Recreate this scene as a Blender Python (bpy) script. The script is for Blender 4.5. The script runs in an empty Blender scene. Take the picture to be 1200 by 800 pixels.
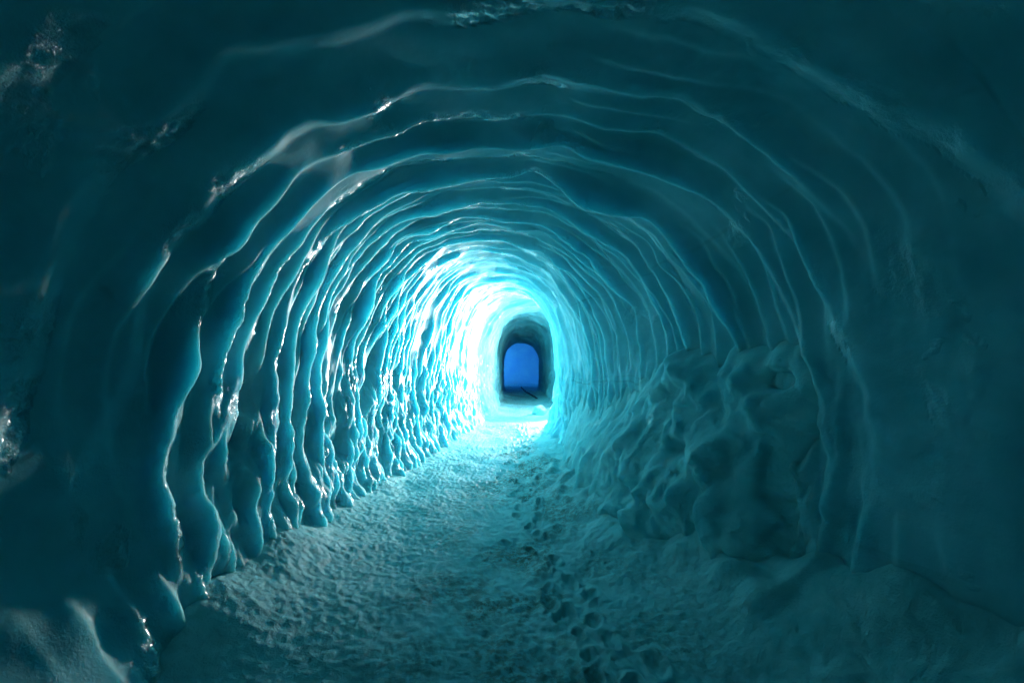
import bpy, math
import numpy as np

sc = bpy.context.scene
COL = sc.collection
rng = np.random.default_rng(7)

# ------------------------------------------------------------------ noise
_P = np.random.default_rng(11).permutation(4096).astype(np.int64)
_G = np.random.default_rng(12).normal(size=(4096, 3))
_G /= np.linalg.norm(_G, axis=1)[:, None]

def _h(i, j, k):
    return _P[(_P[(_P[i & 4095] + j) & 4095] + k) & 4095]

def perlin(x, y, z):
    x, y, z = np.broadcast_arrays(x, y, z)
    xi = np.floor(x).astype(np.int64); yi = np.floor(y).astype(np.int64); zi = np.floor(z).astype(np.int64)
    fx, fy, fz = x - xi, y - yi, z - zi
    u = fx * fx * fx * (fx * (fx * 6 - 15) + 10)
    v = fy * fy * fy * (fy * (fy * 6 - 15) + 10)
    w = fz * fz * fz * (fz * (fz * 6 - 15) + 10)
    out = 0
    for a in (0, 1):
        wa = u if a else 1 - u
        for b in (0, 1):
            wb = v if b else 1 - v
            for c in (0, 1):
                wc = w if c else 1 - w
                g = _G[_h(xi + a, yi + b, zi + c)]
                out = out + wa * wb * wc * (g[..., 0] * (fx - a) + g[..., 1] * (fy - b) + g[..., 2] * (fz - c))
    return out * 1.5

def fbm(x, y, z, o=3, gain=.5):
    s, a = 0, 1.0
    for i in range(o):
        s = s + a * perlin(x * 2 ** i + 17.3 * i, y * 2 ** i - 9.1 * i, z * 2 ** i + 3.7 * i)
        a *= gain
    return s

def cells(x, y, z=0.0):
    """distance to the nearest and second nearest of jittered cell points (2-D plus a slice), and the cell's hash"""
    x, y = np.broadcast_arrays(x, y)
    xi = np.floor(x).astype(np.int64); yi = np.floor(y).astype(np.int64)
    d1 = np.full(x.shape, 9.0); d2 = d1.copy(); hid = np.zeros(x.shape)
    for a in (-1, 0, 1):
        for b in (-1, 0, 1):
            h = _h(xi + a, yi + b, np.int64(z))
            px = xi + a + (h % 61) / 61.0
            py = yi + b + (h % 53) / 53.0
            d = np.hypot(x - px, y - py)
            near = d < d1
            d2 = np.where(near, d1, np.minimum(d2, d))
            hid = np.where(near, (h % 97) / 97.0, hid)
            d1 = np.where(near, d, d1)
    return d1, d2, hid

def puffs(x, y, z=0, k=5.0):
    """soft rounded lumps: smooth maximum of bumps on jittered points"""
    x, y = np.broadcast_arrays(x, y)
    xi = np.floor(x).astype(np.int64); yi = np.floor(y).astype(np.int64)
    acc = 0
    for a in (-1, 0, 1):
        for b in (-1, 0, 1):
            h = _h(xi + a, yi + b, np.int64(z))
            q = (x - xi - a - (h % 61) / 61.0) ** 2 + (y - yi - b - (h % 53) / 53.0) ** 2
            acc = acc + (.45 + .55 * (h % 89) / 89.0) ** 2 * np.exp(-k * q)
    return acc / (1 + .35 * acc)

def ss(a, b, x):
    t = np.clip((x - a) / (b - a), 0, 1)
    return t * t * (3 - 2 * t)

def itp(x, pts):
    """smooth curve through control points (monotone-ish: linear then box-smoothed)"""
    xs = np.array([p[0] for p in pts], float); ys = np.array([p[1] for p in pts], float)
    s = 0
    for o in (-.3, -.2, -.1, 0, .1, .2, .3):
        s = s + np.interp(x + o, xs, ys)
    return s / 7

# ------------------------------------------------------------------ scene helpers
def grid_mesh(name, X, Y, Z, mat, parent=None, flip=False):
    n, m = X.shape
    me = bpy.data.meshes.new(name)
    co = np.stack([X, Y, Z], -1).reshape(-1, 3).astype(np.float32)
    i = np.arange(n - 1)[:, None] * m + np.arange(m - 1)[None, :]
    q = np.stack([i, i + 1, i + m + 1, i + m], -1).reshape(-1, 4)
    if flip:
        q = q[:, ::-1]
    me.vertices.add(len(co)); me.vertices.foreach_set('co', co.ravel())
    me.loops.add(q.size); me.loops.foreach_set('vertex_index', q.ravel().astype(np.int32))
    me.polygons.add(len(q))
    me.polygons.foreach_set('loop_start', (np.arange(len(q)) * 4).astype(np.int32))
    me.polygons.foreach_set('loop_total', np.full(len(q), 4, np.int32))
    me.update(calc_edges=True)
    me.shade_smooth()
    me.materials.append(mat)
    o = bpy.data.objects.new(name, me); COL.objects.link(o)
    o.parent = parent
    return o

def tag(o, label=None, cat=None, group=None, kind=None):
    for k, v in (('label', label), ('category', cat), ('group', group), ('kind', kind)):
        if v: o[k] = v
    return o

def empty(name, loc):
    o = bpy.data.objects.new(name, None); COL.objects.link(o); o.location = loc
    o.empty_display_size = .1
    return o

class NT:
    def __init__(s, name):
        s.m = bpy.data.materials.new(name); s.m.use_nodes = True
        s.t = s.m.node_tree; s.t.nodes.clear()
        s.out = s.n('ShaderNodeOutputMaterial')
    def n(s, typ, **kw):
        nd = s.t.nodes.new(typ)
        for k, v in kw.items():
            if k[0] == '_': nd.inputs[k[1:].replace('_', ' ')].default_value = v
            else: setattr(nd, k, v)
        return nd
    def l(s, a, b): s.t.links.new(a, b)
    def noise(s, vec, scale, detail=3, rough=.5, dist=0):
        nd = s.n('ShaderNodeTexNoise', _Scale=scale, _Detail=detail, _Roughness=rough, _Distortion=dist)
        s.l(vec, nd.inputs['Vector']); return nd.outputs['Fac']
    def mapr(s, v, a, b, c=0., d=1.):
        nd = s.n('ShaderNodeMapRange'); nd.clamp = True
        s.l(v, nd.inputs[0])
        for i, x in zip((1, 2, 3, 4), (a, b, c, d)): nd.inputs[i].default_value = x
        return nd.outputs[0]
    def math(s, op, a, b=None):
        nd = s.n('ShaderNodeMath', operation=op)
        for i, x in enumerate((a, b)):
            if x is None: continue
            if isinstance(x, (int, float)): nd.inputs[i].default_value = x
            else: s.l(x, nd.inputs[i])
        return nd.outputs[0]
    def mix(s, f, a, b):
        nd = s.n('ShaderNodeMix', data_type='RGBA')
        if isinstance(f, (int, float)): nd.inputs[0].default_value = f
        else: s.l(f, nd.inputs[0])
        for i, x in ((6, a), (7, b)):
            if isinstance(x, tuple): nd.inputs[i].default_value = (*x, 1)
            else: s.l(x, nd.inputs[i])
        return nd.outputs[2]

def ice_material(name, col_a, col_b, sss, scale, rough, grain, bands=True, spec=.5):
    s = NT(name)
    g = s.n('ShaderNodeNewGeometry').outputs['Position']
    b = s.n('ShaderNodeBsdfPrincipled')
    s.l(b.outputs[0], s.out.inputs[0])
    cl = s.mapr(s.noise(g, 1.7, 4, .55), .3, .7)
    col = s.mix(cl, col_a, col_b)
    if bands:
        # thin ash layers frozen into the glacier: nearly level, slightly tilted sheets
        sep = s.n('ShaderNodeSeparateXYZ'); s.l(g, sep.inputs[0])
        wob = s.math('MULTIPLY', s.noise(g, .9, 3, .5), .35)
        h = s.math('ADD', s.math('ADD', sep.outputs[2], s.math('MULTIPLY', sep.outputs[0], -.10)),
                   s.math('ADD', wob, s.math('MULTIPLY', sep.outputs[1], .05)))
        cv = s.n('ShaderNodeCombineXYZ'); s.l(s.math('MULTIPLY', h, 5.0), cv.inputs[2])
        ln = s.noise(cv.outputs[0], 1.0, 4, .75)
        line = s.mapr(ln, .57, .68)
        brk = s.mapr(s.noise(g, .8, 2), .42, .6)
        side = s.mapr(sep.outputs[0], .2, .9)
        line = s.math('MULTIPLY', s.math('MULTIPLY', line, brk), s.math('MULTIPLY', side, .8))
        col = s.mix(line, col, (.05, .13, .15))
    s.l(col, b.inputs['Base Color'])
    b.inputs['Subsurface Weight'].default_value = sss
    b.inputs['Subsurface Radius'].default_value = (.40, .85, 1.0)
    b.inputs['Subsurface Scale'].default_value = scale
    b.inputs['IOR'].default_value = 1.31
    b.inputs['Specular IOR Level'].default_value = spec
    lip = s.n('ShaderNodeAttribute', attribute_name='glints').outputs['Fac']
    patch = s.math('MAXIMUM', lip, s.mapr(s.noise(g, 2.3, 4, .6, .3), .63, .73))
    wet = patch
    r = s.n('ShaderNodeMapRange'); s.l(wet, r.inputs[0]); r.inputs[3].default_value = rough[1]; r.inputs[4].default_value = rough[0]
    s.l(r.outputs[0], b.inputs['Roughness'])
    sz = s.n('ShaderNodeSeparateXYZ'); s.l(g, sz.inputs[0])
    lowz = s.mapr(s.math('ADD', sz.outputs[2], s.noise(g, 1.3, 2)), 1.3, 2.1, 1., 0.)
    patch_v = patch
    patch = s.math('MAXIMUM', patch, s.math('MULTIPLY', s.math('MULTIPLY', lowz, s.mapr(sz.outputs[1], 2.1, 2.9, .35, 1.)), s.mapr(s.noise(g, 4.5, 3, .6), .4, .62, .15, .85)))
    sp = s.n('ShaderNodeMapRange'); sp.inputs[3].default_value = .14; sp.inputs[4].default_value = spec * 1.8
    s.l(patch_v, sp.inputs[0]); s.l(sp.outputs[0], b.inputs['Specular IOR Level'])
    s.l(s.mapr(patch_v, 0, 1, 0, 1), b.inputs['Coat Weight']); b.inputs['Coat IOR'].default_value = 1.4; b.inputs['Coat Roughness'].default_value = .16
    # crystal grain: patchy, fine
    fine = s.noise(g, 80, 3, .65)
    med = s.noise(g, 16, 3, .55)
    hgt = s.math('ADD', s.math('MULTIPLY', s.math('MULTIPLY', fine, patch), grain * 2.0), s.math('MULTIPLY', s.math('MULTIPLY', med, s.mapr(patch, 0, 1, .25, 1)), grain * 1.2))
    bm = s.n('ShaderNodeBump', _Strength=1.0, _Distance=1.0); s.l(hgt, bm.inputs['Height'])
    s.l(bm.outputs[0], b.inputs['Normal'])
    return s.m

M_ICE = ice_material('glacier_ice', (.12, .50, .57), (.27, .66, .74), .9, .19, (.17, .46), .008)
M_CRUST = ice_material('frozen_crust', (.17, .60, .66), (.33, .76, .80), .8, .12, (.25, .5), .012, bands=False)
M_CHAMBER = ice_material('blue_chamber_ice', (.45, .75, .9), (.6, .88, .95), .3, .06, (.3, .5), .006, bands=False)

def snow_material():
    s = NT('trodden_snow')
    g = s.n('ShaderNodeNewGeometry').outputs['Position']
    b = s.n('ShaderNodeBsdfPrincipled'); s.l(b.outputs[0], s.out.inputs[0])
    col = s.mix(s.mapr(s.noise(g, 2.2, 5, .6), .35, .68), (.18, .56, .60), (.36, .73, .76))
    sep = s.n('ShaderNodeSeparateXYZ'); s.l(g, sep.inputs[0])
    # ash and grit trodden into the snow, mostly along the walked strip
    d = s.math('ABSOLUTE', s.math('SUBTRACT', sep.outputs[0], .05))
    strip = s.mapr(d, .2, 1.25, 1., 0.)
    big = s.mapr(s.noise(g, 1.25, 3, .6, .4), .42, .60)
    grit = s.mapr(s.noise(g, 24, 4, .7), .43, .55)
    f = s.math('MULTIPLY', s.math('MULTIPLY', big, grit), s.math('MULTIPLY', strip, .8))
    col = s.mix(f, col, (.13, .17, .13))
    s.l(col, b.inputs['Base Color'])
    b.inputs['Subsurface Weight'].default_value = .35
    b.inputs['Subsurface Radius'].default_value = (.3, .8, 1.)
    b.inputs['Subsurface Scale'].default_value = .03
    b.inputs['IOR'].default_value = 1.31
    b.inputs['Roughness'].default_value = .5; b.inputs['Specular IOR Level'].default_value = .22
    hgt = s.math('ADD', s.math('MULTIPLY', s.math('MULTIPLY', s.noise(g, 17, 5, .62, .4), s.mapr(s.noise(g, 1.6, 3), .35, .65, .35, 1.)), .022), s.math('MULTIPLY', s.noise(g, 130, 2, .6), .005))
    bm = s.n('ShaderNodeBump', _Strength=1.0, _Distance=1.0); s.l(hgt, bm.inputs['Height'])
    s.l(bm.outputs[0], b.inputs['Normal'])
    return s.m
M_SNOW = snow_material()

def plain(name, col, rough=.5, metal=0., emit=None, es=0.):
    s = NT(name); s.m.cycles.emission_sampling = 'NONE'; b = s.n('ShaderNodeBsdfPrincipled'); s.l(b.outputs[0], s.out.inputs[0])
    g = s.n('ShaderNodeNewGeometry').outputs['Position']
    c = s.mix(s.mapr(s.noise(g, 30, 3), .35, .7), col, tuple(v * .7 for v in col)); s.l(c, b.inputs['Base Color'])
    b.inputs['Roughness'].default_value = rough; b.inputs['Metallic'].default_value = metal
    if emit:
        b.inputs['Emission Color'].default_value = (*emit, 1); b.inputs['Emission Strength'].default_value = es
    return s.m

# ------------------------------------------------------------------ tunnel shape
XL = [(-14, -2.1), (1.3, -2.1), (2.05, -1.94), (2.45, -1.76), (4.7, -1.80), (6.8, -1.55), (9, -1.15), (11, -.88), (14.2, -.64), (17.8, -.52), (23, -.46), (24, -.46)]
XR = [(-14, 2.15), (1.4, 2.15), (2.2, 1.92), (2.6, 1.82), (3.2, 1.76), (4.0, 1.56), (5.0, 1.26), (6, 1.07), (7, .97), (8.5, .92), (10.0, .96), (10.5, 1.03), (11.2, 1.7),
      (12, 2.1), (14, 1.95), (15.2, 1.75), (17, 1.55), (18, 1.5), (23, 1.42), (24, 1.42)]
ZT = [(-14, 3.32), (1.2, 3.32), (1.9, 3.17), (2.2, 3.10), (3.0, 3.06), (6, 3.05), (11, 3.10), (14, 3.25), (16, 3.22), (17.8, 3.14), (19, 2.95), (23, 2.44), (24, 2.44)]
ZS = [(-14, 1.35), (11, 1.35), (18, 1.55), (24, 1.3)]

def section(y, t, xl, xr, zt, zs, n=2.25):
    """base curve of the bore: t 0..1 from below the floor on the left, over the crown, to below the floor on the right"""
    z0 = -.45
    f1 = .17
    th = np.clip((t - f1) / (1 - 2 * f1), 0, 1) * math.pi
    c, s_ = np.cos(th), np.sin(th)
    cx, hw = (xl + xr) / 2, (xr - xl) / 2
    ax = -np.sign(c) * np.abs(c) ** (2 / n); az = np.abs(s_) ** (2 / n)
    X = cx + hw * ax
    Z = zs + (zt - zs) * az
    low = np.minimum(t, 1 - t) < f1
    zl = z0 + (zs - z0) * (np.minimum(t, 1 - t) / f1)
    Z = np.where(low, zl, Z)
    # inward normal of the superellipse
    nx = -np.sign(ax) * np.abs(ax) ** (n - 1) / hw; nz = -np.abs(az) ** (n - 1) / (zt - zs)
    nx = np.where(low, np.where(t < .5, 1.0, -1.0), nx); nz = np.where(low, 0.0, nz)
    l = np.hypot(nx, nz) + 1e-9
    return X, Z, nx / l, nz / l

def uniform_t(m):
    # spread t so that points are about evenly spaced round the section
    t = np.linspace(0, 1, 4001)
    X, Z, _, _ = section(0, t, np.full_like(t, -1.75), np.full_like(t, 1.75), np.full_like(t, 3.1), np.full_like(t, 1.35))
    s = np.concatenate([[0], np.cumsum(np.hypot(np.diff(X), np.diff(Z)))])
    return np.interp(np.linspace(0, s[-1], m), s, t)

def scallop(ph, sharp=.09):
    """saw profile per cell: 0 deep just behind a lip, rising to 1 at the next lip"""
    f = ph - np.floor(ph)
    up = (f / (1 - sharp)) ** 1.7
    dn = 1 - ss(1 - sharp, 1, f)
    return np.where(f < 1 - sharp, up, dn)

LIP = [None]
def displacement(X, Y, Z, side):
    """inward displacement in metres; side = -1 left .. +1 right (0 at the crown)"""
    low = 1 - ss(.9, 1.75, Z)                     # 1 on the lower walls
    near = 1 - ss(1.95, 2.45, Y)                     # 1 close to the camera
    # rings cut by the excavator
    w1 = perlin(X * .55 + 3, Y * .35, Z * .55) * .75 + perlin(X * 1.6, Y * .9 + 5, Z * 1.6) * .24 + perlin(X * 4.5, Y * 2.2, Z * 4.5 + 8) * (.07 + .10 * low) + perlin(X * 9, Y * 4, Z * 9 + 8) * (.02 + .05 * low)
    ycut = Y + .06 * np.sin(Y * 1.3) - .04 * (Z - 1.6) ** 2
    yq = ycut - 2.3
    ph = np.where(yq > 0, yq / .255, yq / .42) + w1
    cid = np.floor(ph)
    amp = .108 * (0.68 + .75 * perlin(cid * 3.71 + .5, X * .5, Z * .5 + 7) + .35 * np.sin(cid * 2.4))
    amp = np.clip(amp, .014, .155) * (1 - .45 * ss(3.5, 7, Y))
    amp = amp * (1 - .58 * low * ss(2.0, 2.8, Y)) * (.3 + .7 * ss(.15, 1.0, Z + .25 * perlin(X, Y * 1.7, 3.))) * (1 - .75 * near) * np.where(side > 0, 1 - .25 * ss(.3, 1, side), 1.0)
    amp = amp * (.85 + .9 * perlin(X * 2.3 + cid * 1.7, Y * .8, Z * 2.3))
    D = amp * scallop(ph, .26 + .12 * low)
    f = ph - cid
    glim = ss(-.22, .08, perlin(X * 1.3 + 60, Y * 1.1 + cid * .37, Z * 1.3)) * ss(-.3, .15, perlin(X * 5, Y * 5, Z * 5 + 60))
    LIP[0] = ss(.50, .78, f) * glim * np.where(side > .25, .35, 1.0)
    drip = (side < -.35) * ss(2.2, 2.5, Y) * (1 - ss(7, 10, Y)) * (1 - ss(1.5, 2.1, Z))
    LIP[0] = np.maximum(LIP[0], drip * ss(.05, .3, perlin(X * 4, Y * 9, Z * 2.6 + 5)) * ss(-.15, .2, perlin(X, Y * 1.5 + 9, Z * 1.2)))
    ph2 = ycut / .165 + perlin(X * .8 + 20, Y * .5, Z * .8) * 1.1 + perlin(X * 3, Y * 1.5, Z * 3 + 31) * .22
    a2 = .042 * np.clip(.45 + 1.6 * perlin(X * .9 + 9, Y * .8, Z * .9), 0, 1.3) * ss(1.7, 2.6, Y)
    D = D + a2 * (1 - .3 * low) * scallop(ph2, .24)
    # melt flutes hanging down the side walls
    fl = perlin(X * 1.5, Y * 5.0, Z * 1.8 + 4) + .7 * perlin(X * 2, Y * 10, Z * 3.4 + 14) + .3 * perlin(X * 5, Y * 21, Z * 7 + 1) + .5 * perlin(X * 6, Y * 6, Z * 6 + 71)
    D = D + low * ss(2.2, 2.8, Y) * (.060 * fl + .030 * (1 - np.abs(perlin(X * 2, Y * 8, Z * 2.4 + 40)) * 3))
    D = D + low * ss(2.2, 2.8, Y) * .015 * fbm(X * 11, Y * 13, Z * 9, 3)
    D = D + LIP[0] * (.006 + .009 * (1 - ss(2.5, 4, Y))) * fbm(X * 24, Y * 28, Z * 24, 2)
    # drips and knobs toward the foot of the wall
    foot = 1 - ss(.25, 1.0, Z)
    kn = puffs(Y * 5.5 + .6 * perlin(Y * 3, Z * 3, X), Z * 4.2 + .6 * perlin(Y * 2, Z * 2, X + 3), 3)
    D = D + foot * ss(1.4, 2.6, Y) * (.06 * kn + .05 * perlin(X * 2, Y * 2.6, Z * 2.2))
    D = D + (.15 + .24 * (1 - ss(1.9, 2.5, Y))) * (1 - ss(-.1, .75, Z)) ** 1.6
    # long swells and small unevenness
    D = D + .075 * perlin(X * .7, Y * .65 + 2, Z * .7) + .020 * fbm(X * 3.1, Y * 2.6, Z * 3.1, 2)
    D = D + .0028 * fbm(X * 11, Y * 11, Z * 9, 3) * (.5 + ss(0, .3, perlin(X, Y * 1.2, Z + 50)))
    return D

def pockets(Y, Z, side):
    """melt pockets: short vertical hollows on the left wall, seen dark between the flutes"""
    D = 0 * Y
    for (py, pz, ry, rz, dp) in ((3.06, 1.42, .09, .20, .13), (2.96, 1.15, .10, .24, .08), (5.35, 1.52, .13, .34, .14), (5.2, 1.15, .10, .2, .10), (3.75, 1.0, .08, .22, .09),
                                 (4.3, 1.25, .08, .2, .09), (4.6, .8, .08, .16, .08), (6.3, 1.3, .12, .2, .10), (7.2, 1.0, .13, .25, .1), (3.4, .75, .09, .2, .08),
                                 (2.55, .95, .1, .28, .06), (6.8, 1.7, .1, .2, .08), (4.0, 1.6, .07, .2, .07)):
        q = ((Y - py) / ry) ** 2 + ((Z - pz) / rz) ** 2
        D = D - dp * np.exp(-q ** 1.5)
    return D * (side < -.3)

def bore(name, ys, m, mat, parent, disp=True, close=None, xl=None, xr=None, zt=None, zs=None, n=2.25, dfun=None):
    t = uniform_t(m)[None, :]
    Y = ys[:, None] + 0 * t
    t = t + 0 * Y
    f = lambda c: itp(Y, c)
    a, b, c, d = f(xl or XL), f(xr or XR), f(zt or ZT), f(zs or ZS)
    X, Z, nx, nz = section(Y, t, a, b, c, d, n)
    side = -np.cos(np.clip((t - .17) / .66, 0, 1) * math.pi)
    D = (dfun or displacement)(X, Y, Z, side)
    if disp: D = D + pockets(Y, Z, side)
    X = X + nx * D; Z = Z + nz * D
    Yd = Y.copy()
    # lips lean a little toward the viewer
    if close is not None:
        k = close(Y); cx = (a + b) / 2
        X = cx + (X - cx) * k; Z = -.5 + (Z + .5) * k
    o = grid_mesh(name, X, Yd, Z, mat, parent)
    if LIP[0] is not None and LIP[0].shape == X.shape:
        at = o.data.attributes.new('glints', 'FLOAT', 'POINT'); at.data.foreach_set('value', LIP[0].astype(np.float32).ravel())
    return o

def stretches(*seg):
    out = []
    for a, b, st in seg:
        out.append(np.arange(a, b, st))
    return np.concatenate(out)

tunnel = tag(empty('ice_tunnel', (0, 2.5, 0)), 'long arched tunnel of teal glacier ice with ribbed ceiling and fluted walls', 'tunnel')
def reparent(o, p):
    o.parent = p; o.matrix_parent_inverse = p.matrix_world.inverted() if False else o.matrix_parent_inverse
    return o
def child(o, p):
    """parent a mesh whose vertices are in world coordinates to a thing's empty"""
    o.parent = p
    o.location = tuple(-v for v in p.location)
    return o

back = lambda Y: np.where(Y < -11, np.sqrt(np.clip(1 - ((-11 - Y) / 2.0) ** 2, 0, 1)), 1.0)
ys = stretches((-13.0, -2, .1), (-2, 1.0, .05), (1.0, 1.6, .02), (1.6, 6.0, .0105), (6.0, 9, .014), (9, 12, .02), (12, 17.95, .03))
child(bore('vault', ys, 700, M_ICE, None, close=back), tunnel)

# ------------------------------------------------------------------ frozen crust on the right wall
def crust():
    yy = np.arange(2.45, 8.6, .010)[:, None]; zz = np.arange(-.2, 2.1, .009)[None, :]
    Y = yy + 0 * zz; Z = zz + 0 * yy
    wx = .12 * perlin(Y * 2.5, Z * 2.5, 1.0); wz = .12 * perlin(Y * 2.5, Z * 2.5, 9.0)
    base = itp(Y, XR)
    # upper wall leans in with the arch
    lean = np.clip((Z - 1.35) / 1.7, 0, 1)
    base = base - (1 - (1 - lean ** 2.25) ** (1 / 2.25)) * 1.4
    top = 1.88 + .12 * perlin(Y * 2.2, 3.3, 0.) + .10 * perlin(Y * 6, 1.3, 0.) - .25 * ss(5.2, 7, Y)
    m = ss(0, .55, (top - Z + .08 * perlin(Y * 5, Z * 5, 2.)) / (1 + 2.5 * ss(4.0, 5.5, Y))) * ss(2.55, 3.0, Y + .18 * perlin(Z * 2.3, 5., Y) + .25 * ss(.6, -.1, Z) ) * (1 - ss(6.6, 8.4, Y))
    belly = .04 + ss(2.45, 3.9, Y) * (.13 - .06 * ss(4.2, 5.2, Y) + (.38 - .26 * ss(4.6, 7.0, Y)) * (1 - ss(.25, 1.35, Z)))
    lump = .02 + .20 * puffs(Y * 3.0 + wx * 4, Z * 2.6 + wz * 4, 14) + .09 * puffs(Y * 7 + wx * 9, Z * 5.6 + wz * 9, 15)
    lump = lump + .07 * perlin(Y * 1.7, Z * 1.7, 6.) * ss(2.6, 3.4, Y) + .018 * fbm(Y * 7, Z * 5, 2., 2) + .008 * fbm(Y * 19, Z * 15, 4., 2) - .05
    # torn hollows
    for (py, pz, ry, rz, dp) in ((3.0, 1.45, .12, .07, .26), (3.1, 1.84, .06, .04, .12), (2.9, .68, .10, .06, .12), (4.7, 1.18, .10, .10, .12), (3.62, .88, .16, .07, .16), (5.2, .9, .12, .14, .1), (4.1, .42, .22, .12, .12)):
        q = ((Y - py + .25 * (Z - pz)) / ry) ** 2 + ((Z - pz) / rz) ** 2
        lump = lump - dp * np.exp(-q ** 1.3)
    # drips below the belly
    fl = perlin(Y * 8, Z * 1.6, 12.)
    far = ss(4.0, 5.0, Y)
    lump = lump * (1 - .55 * far) + far * (.045 * fl + .035 * perlin(Y * 13, Z * 2.6, 22.))
    lump = lump + .04 * fl * ss(1.2, .5, Z)
    th = m * (belly + lump) - .10 * (1 - m)
    X = base - th - .02
    vis = ss(0, .12, th)
    Y = Y - vis * (.12 * puffs(X * 4.3 + wx * 3, Z * 3.7 + wz * 3 + .2, 21) + .06 * puffs(X * 10 + wx * 6, Z * 8.5, 22) - .10
                   + .012 * fbm(X * 8, Z * 7, Y, 3))
    X = X - vis * .012 * fbm(X * 6, Y * 9, Z * 8, 3)
    return grid_mesh('ice_crust', X, Y, Z, M_CRUST, None, flip=False)
c_ = crust()
tag(c_, 'lumpy crust of frozen drips and hollows on the lower right wall')
child(c_, tunnel)

# ------------------------------------------------------------------ far passage and blue chamber
def pdisp(X, Y, Z, side):
    ph = Y / .4 + perlin(X * .7, Y * .4, Z * .7) * .8
    return .05 * scallop(ph, .2) + .05 * perlin(X * 1.3, Y * 1.3, Z * 1.3) + .02 * fbm(X * 4, Y * 4, Z * 3, 2) + .1 * (1 - ss(-.1, .4, Z))
passage = bore('ice_passage', stretches((17.6, 23.6, .04)), 300, M_ICE, None, disp=False, dfun=pdisp)
tag(passage, 'narrow dark passage between the bright tunnel and the blue-lit hollow', 'passage')

def cdisp(X, Y, Z, side):
    return .06 * perlin(X * 1.1, Y * 1.1, Z * .7) + .05 * perlin(X * 5, Y * 5, Z * .8) + .012 * fbm(X * 5, Y * 5, Z * 5, 2) + .25 * (1 - ss(-.1, .5, Z)) ** 2
chamber = bore('ice_chamber', np.append(stretches((23.25, 28.99, .04)), [29.0, 29.0099]), 300, M_CHAMBER, None, disp=False, dfun=cdisp, 
               close=lambda Y: np.sqrt(np.clip(1 - np.clip((Y - 26.4) / 2.61, 0, 1) ** 2.6, 0, 1)) * (1 - .0 * Y),
               xl=[(23, -.5), (23.6, -.7), (24.3, -1.7), (26, -2.2), (29, -2.2)], xr=[(23, 1.6), (23.6, 1.8), (24.3, 2.4), (26, 2.7), (29, 2.7)],
               zt=[(23, 2.6), (24, 2.9), (25, 3.3), (29, 3.3)], zs=[(23, 1.3), (29, 1.5)])
tag(chamber, 'round hollow in the ice lit deep blue at the far end', 'ice chamber')

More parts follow.
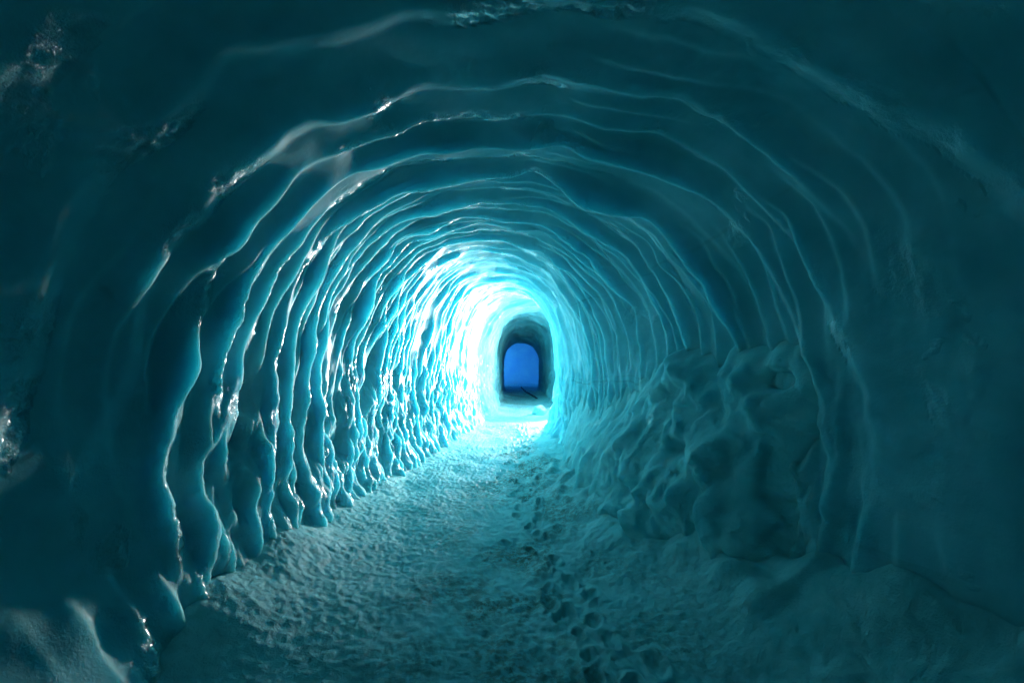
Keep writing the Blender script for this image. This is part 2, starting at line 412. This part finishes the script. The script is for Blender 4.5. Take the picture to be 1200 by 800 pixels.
# ------------------------------------------------------------------ floor
def floor():
    ys = stretches((-13, -2, .2), (-2, 1.0, .05), (1.0, 1.5, .02), (1.5, 4.6, .0095), (4.6, 8, .015), (8, 14, .024), (14, 28.9, .05))
    n = 520
    u = np.linspace(0, 1, n)[None, :]
    Y = ys[:, None] + 0 * u
    xl = itp(Y, XL); xr = itp(Y, XR)
    wide = ss(23, 24.5, Y)
    xl = xl * (1 - wide) - 2.2 * wide; xr = xr * (1 - wide) + 2.7 * wide
    a = xl - .12; b = xr + .12
    X = a + (b - a) * u
    Z = .035 * perlin(X * .9, Y * .5, 0.) + .022 * perlin(X * 2.6, Y * 2.1, 1.) + .008 * fbm(X * 7, Y * 6, 2., 3) + .007 * fbm(X * 19, Y * 16, 2., 2)
    # snow banked against the walls
    dl = np.clip((X - xl), 0, 9); dr = np.clip((xr - X), 0, 9)
    bankn = 1 + .35 * perlin(X * 1.2, Y * 1.6, 4.)
    Z = Z + (.30 - .16 * ss(3.4, 5.2, Y)) * (.35 + .65 * ss(1.9, 2.6, Y)) * bankn * np.exp(-(dl / (.42 - .14 * ss(3.6, 5.2, Y))) ** 1.3) * (1 - ss(20, 23, Y))
    foot = itp(Y, [(-14, .0), (2.4, .0), (3.1, .25), (4.5, .42), (6, .32), (8, .12), (10, 0), (24, 0)])
    dr2 = np.clip(xr - foot - X, 0, 9)
    Z = Z + (.30 + .16 * (1 - ss(2.6, 3.6, Y))) * bankn * np.exp(-(dr2 / .50) ** 1.35) * (1 - .55 * ss(4, 7, Y)) * (1 - ss(20, 23, Y))
    # lumps in the near right bank
    Z = Z + .18 * puffs(X * 4.2 + .8 * perlin(X * 3, Y * 3, 7.), Y * 3.6 + .6 * perlin(X * 3, Y * 3, 2.), 5) * (np.exp(-(dr2 / .5) ** 2) + .12 * np.exp(-(dl / .35) ** 2)) * (1 - ss(6, 9, Y))
    # churned, rough centre
    cx0 = .28 - .03 * (Y - 3)
    d1, d2, h = cells(X * 9 + .6 * perlin(X * 6, Y * 6, 1.), Y * 7.5, 6)
    ch = np.clip(.28 + 1.2 * perlin(X * 1.1, Y * .9, 9.), 0, 1) * np.exp(-((X - .0) / .95) ** 4)
    Z = Z - .012 * ch * np.clip(.55 - d1, 0, 1) / .55 + .010 * ch * fbm(X * 16, Y * 14, 3., 2)
    # the walked strip: boot prints
    tx = itp(Y, [(0, .66), (1.9, .60), (2.4, .52), (3.0, .36), (4, .26), (5.2, .16), (7, .14), (9, .20), (12, .3), (20, .5)])
    r = np.random.default_rng(5)
    py = 1.25; k = 0
    while py < 11:
        py += r.uniform(.06, .11); k += 1
        px = float(np.interp(py, ys, tx[:, 0])) + (1 if k % 2 else -1) * .075 + r.normal() * .05
        if r.random() < .25: px += r.choice([-1, 1]) * r.uniform(.1, .25)
        an = r.normal() * .35; rx, ry = r.uniform(.025, .042), r.uniform(.045, .08); dp = r.uniform(.018, .040)
        i0, i1 = np.searchsorted(ys, py - .25), np.searchsorted(ys, py + .25)
        if i1 <= i0: continue
        xs_, ys_ = X[i0:i1], Y[i0:i1]
        ca, sa = math.cos(an), math.sin(an)
        q = (((xs_ - px) * ca + (ys_ - py) * sa) / rx) ** 2 + ((-(xs_ - px) * sa + (ys_ - py) * ca) / ry) ** 2
        q = q * (1 + .5 * perlin(xs_ * 22, ys_ * 18, 5.))
        Z[i0:i1] += -dp * np.exp(-np.clip(q, 0, 60) ** 1.8) + .35 * dp * np.exp(-((np.sqrt(np.clip(q, 0, 60)) - 1.5) / .35) ** 2)
    o = grid_mesh('ground', X, Y, Z, M_SNOW, None, flip=True)
    tag(o, 'trodden snow floor running down the middle of the tunnel', kind='structure')
    return o, X, Y, Z
ground, FX, FY, FZ = floor()
def floor_z(x, y):
    i = int(np.argmin(np.abs(FY[:, 0] - y))); return float(np.interp(x, FX[i], FZ[i]))

# ------------------------------------------------------------------ small things
def tube(name, pts, rad, mat, seg=8, parent=None):
    pts = np.array(pts, float); n = len(pts)
    tg = np.gradient(pts, axis=0); tg /= np.linalg.norm(tg, axis=1)[:, None]
    up = np.array([0, 0, 1.]); a = np.cross(tg, up); a /= np.linalg.norm(a, axis=1)[:, None] + 1e-9; b = np.cross(a, tg)
    th = np.linspace(0, 2 * math.pi, seg + 1)
    P = pts[:, None] + rad * (np.cos(th)[None, :, None] * a[:, None] + np.sin(th)[None, :, None] * b[:, None])
    return grid_mesh(name, P[..., 0], P[..., 1], P[..., 2], mat, parent)

M_CABLE = plain('black_rubber', (.02, .025, .03), .5)
p = []
for k in range(40):
    f = k / 39
    y = 25.2 - f * 7.7; x = .62 + .02 * math.sin(f * 9) + .32 * f ** 1.3 - .12 * (1 - f)
    p.append((x, y, floor_z(x, y) + .03))
tag(tube('cable', p, .035, M_CABLE), 'dark cable lying along the floor into the blue-lit hollow', 'cable')

def lump(name, x, y, r, sink, seed, mat):
    import bmesh
    bm = bmesh.new(); bmesh.ops.create_icosphere(bm, subdivisions=5, radius=1)
    c = np.array([v.co[:] for v in bm.verts])
    d = 1 + .35 * perlin(c[:, 0] * 1.1 + seed, c[:, 1] * 1.1, c[:, 2] * 1.1) + .12 * perlin(c[:, 0] * 4 + seed, c[:, 1] * 4, c[:, 2] * 4)
    for v, k in zip(bm.verts, d): v.co = v.co * float(k) * r; v.co.z *= .8
    me = bpy.data.meshes.new(name); bm.to_mesh(me); bm.free(); me.shade_smooth(); me.materials.append(mat)
    o = bpy.data.objects.new(name, me); COL.objects.link(o)
    o.location = (x, y, floor_z(x, y) + r * sink); return o
tag(lump('snow_lump', .80, 13.15, .19, .5, 3, M_SNOW), 'rounded white lump of snow in the brightest light beside the right wall', 'snow lump')

# lamps: each a small flood light in a housing on a stand, tucked out of sight round the corner; the second white one is an addition
def box(name, cx, cy, cz, sx, sy, sz, mat, bev=.01):
    import bmesh
    bm = bmesh.new(); bmesh.ops.create_cube(bm, size=1)
    for v in bm.verts: v.co.x *= sx; v.co.y *= sy; v.co.z *= sz
    bmesh.ops.bevel(bm, geom=bm.edges[:], offset=bev, segments=2, affect='EDGES')
    for v in bm.verts: v.co.x += cx; v.co.y += cy; v.co.z += cz
    me = bpy.data.meshes.new(name); bm.to_mesh(me); bm.free(); me.materials.append(mat)
    o = bpy.data.objects.new(name, me); COL.objects.link(o); return o

from mathutils import Vector
M_METAL = plain('black_metal', (.03, .03, .035), .4, .6)
def floodlight(loc, aim, color, power, size, spread, label, lens_es=6):
    root = tag(empty('floodlight', loc), label, 'lamp')
    d = Vector(aim) - Vector(loc); root.rotation_euler = d.to_track_quat('Y', 'Z').to_euler()
    for o in (box('housing', 0, -.06, 0, size * 1.1, .07, size * 1.1, M_METAL),
              box('lens', 0, -.018, 0, size, .008, size, plain('lamp_lens', (.9, .9, .9), .3, 0, color, lens_es), .002),
              box('bracket', 0, -.06, -size * .55 - .05, .05, .03, .1, M_METAL)):
        o.parent = root
    L = bpy.data.lights.new('flood', 'AREA'); L.shape = 'SQUARE'; L.size = size; L.energy = power; L.color = color; L.spread = spread
    lo = bpy.data.objects.new('flood', L); COL.objects.link(lo); lo.parent = root
    lo.location = (0, .0, 0); lo.rotation_euler = (math.radians(90), 0, 0)
    return root
floodlight((1.78, 13.3, 1.3), (-.4, 13.6, 1.5), (1.0, .95, .92), 120, .35, math.radians(150),
           'white floodlight hidden behind the bulge of the right wall, turned to the wall opposite')
floodlight((1.68, 12.45, .85), (-1.5, 5.2, 1.9), (1.0, .95, .92), 430, .7, math.radians(95),  # extra lamp, added to lift the mid-tunnel ribs and ease the bright core
           'second white floodlight, added behind the bulge of the right wall to brighten the middle of the tunnel')
floodlight((-1.0, 27.0, .95), (.7, 28.4, 1.1), (.045, .34, 1.0), 24, .3, math.radians(170),
           'blue floodlight hidden inside the far hollow')

# ------------------------------------------------------------------ world: twilight sky far outside the ice
w = bpy.data.worlds.new('World'); sc.world = w; w.use_nodes = True
nt = w.node_tree; bg = nt.nodes['Background']
sky = nt.nodes.new('ShaderNodeTexSky'); sky.sky_type = 'NISHITA'; sky.sun_disc = False
sky.sun_elevation = math.radians(12); sky.sun_rotation = math.radians(40)
nt.links.new(sky.outputs[0], bg.inputs[0]); bg.inputs[1].default_value = .05

# ------------------------------------------------------------------ camera
cam = bpy.data.cameras.new('camera'); co = bpy.data.objects.new('camera', cam); COL.objects.link(co)
co.location = (0, 0, 1.6); co.rotation_euler = (math.radians(90 + 2.15), 0, 0)
cam.sensor_width = 36; cam.lens = 16; cam.clip_start = .05; cam.clip_end = 200
cam.dof.use_dof = True; cam.dof.focus_distance = 6.5; cam.dof.aperture_fstop = 2.8
sc.camera = co
sc.view_settings.view_transform = 'Standard'; sc.view_settings.look = 'None'
sc.view_settings.exposure = 0; sc.view_settings.gamma = 1
sc.cycles.max_bounces = 7; sc.cycles.diffuse_bounces = 6; sc.cycles.glossy_bounces = 2
sc.cycles.use_adaptive_sampling = True; sc.cycles.adaptive_threshold = .08; sc.cycles.adaptive_min_samples = 16
sc.cycles.sample_clamp_indirect = 10
sc.cycles.use_denoising = True
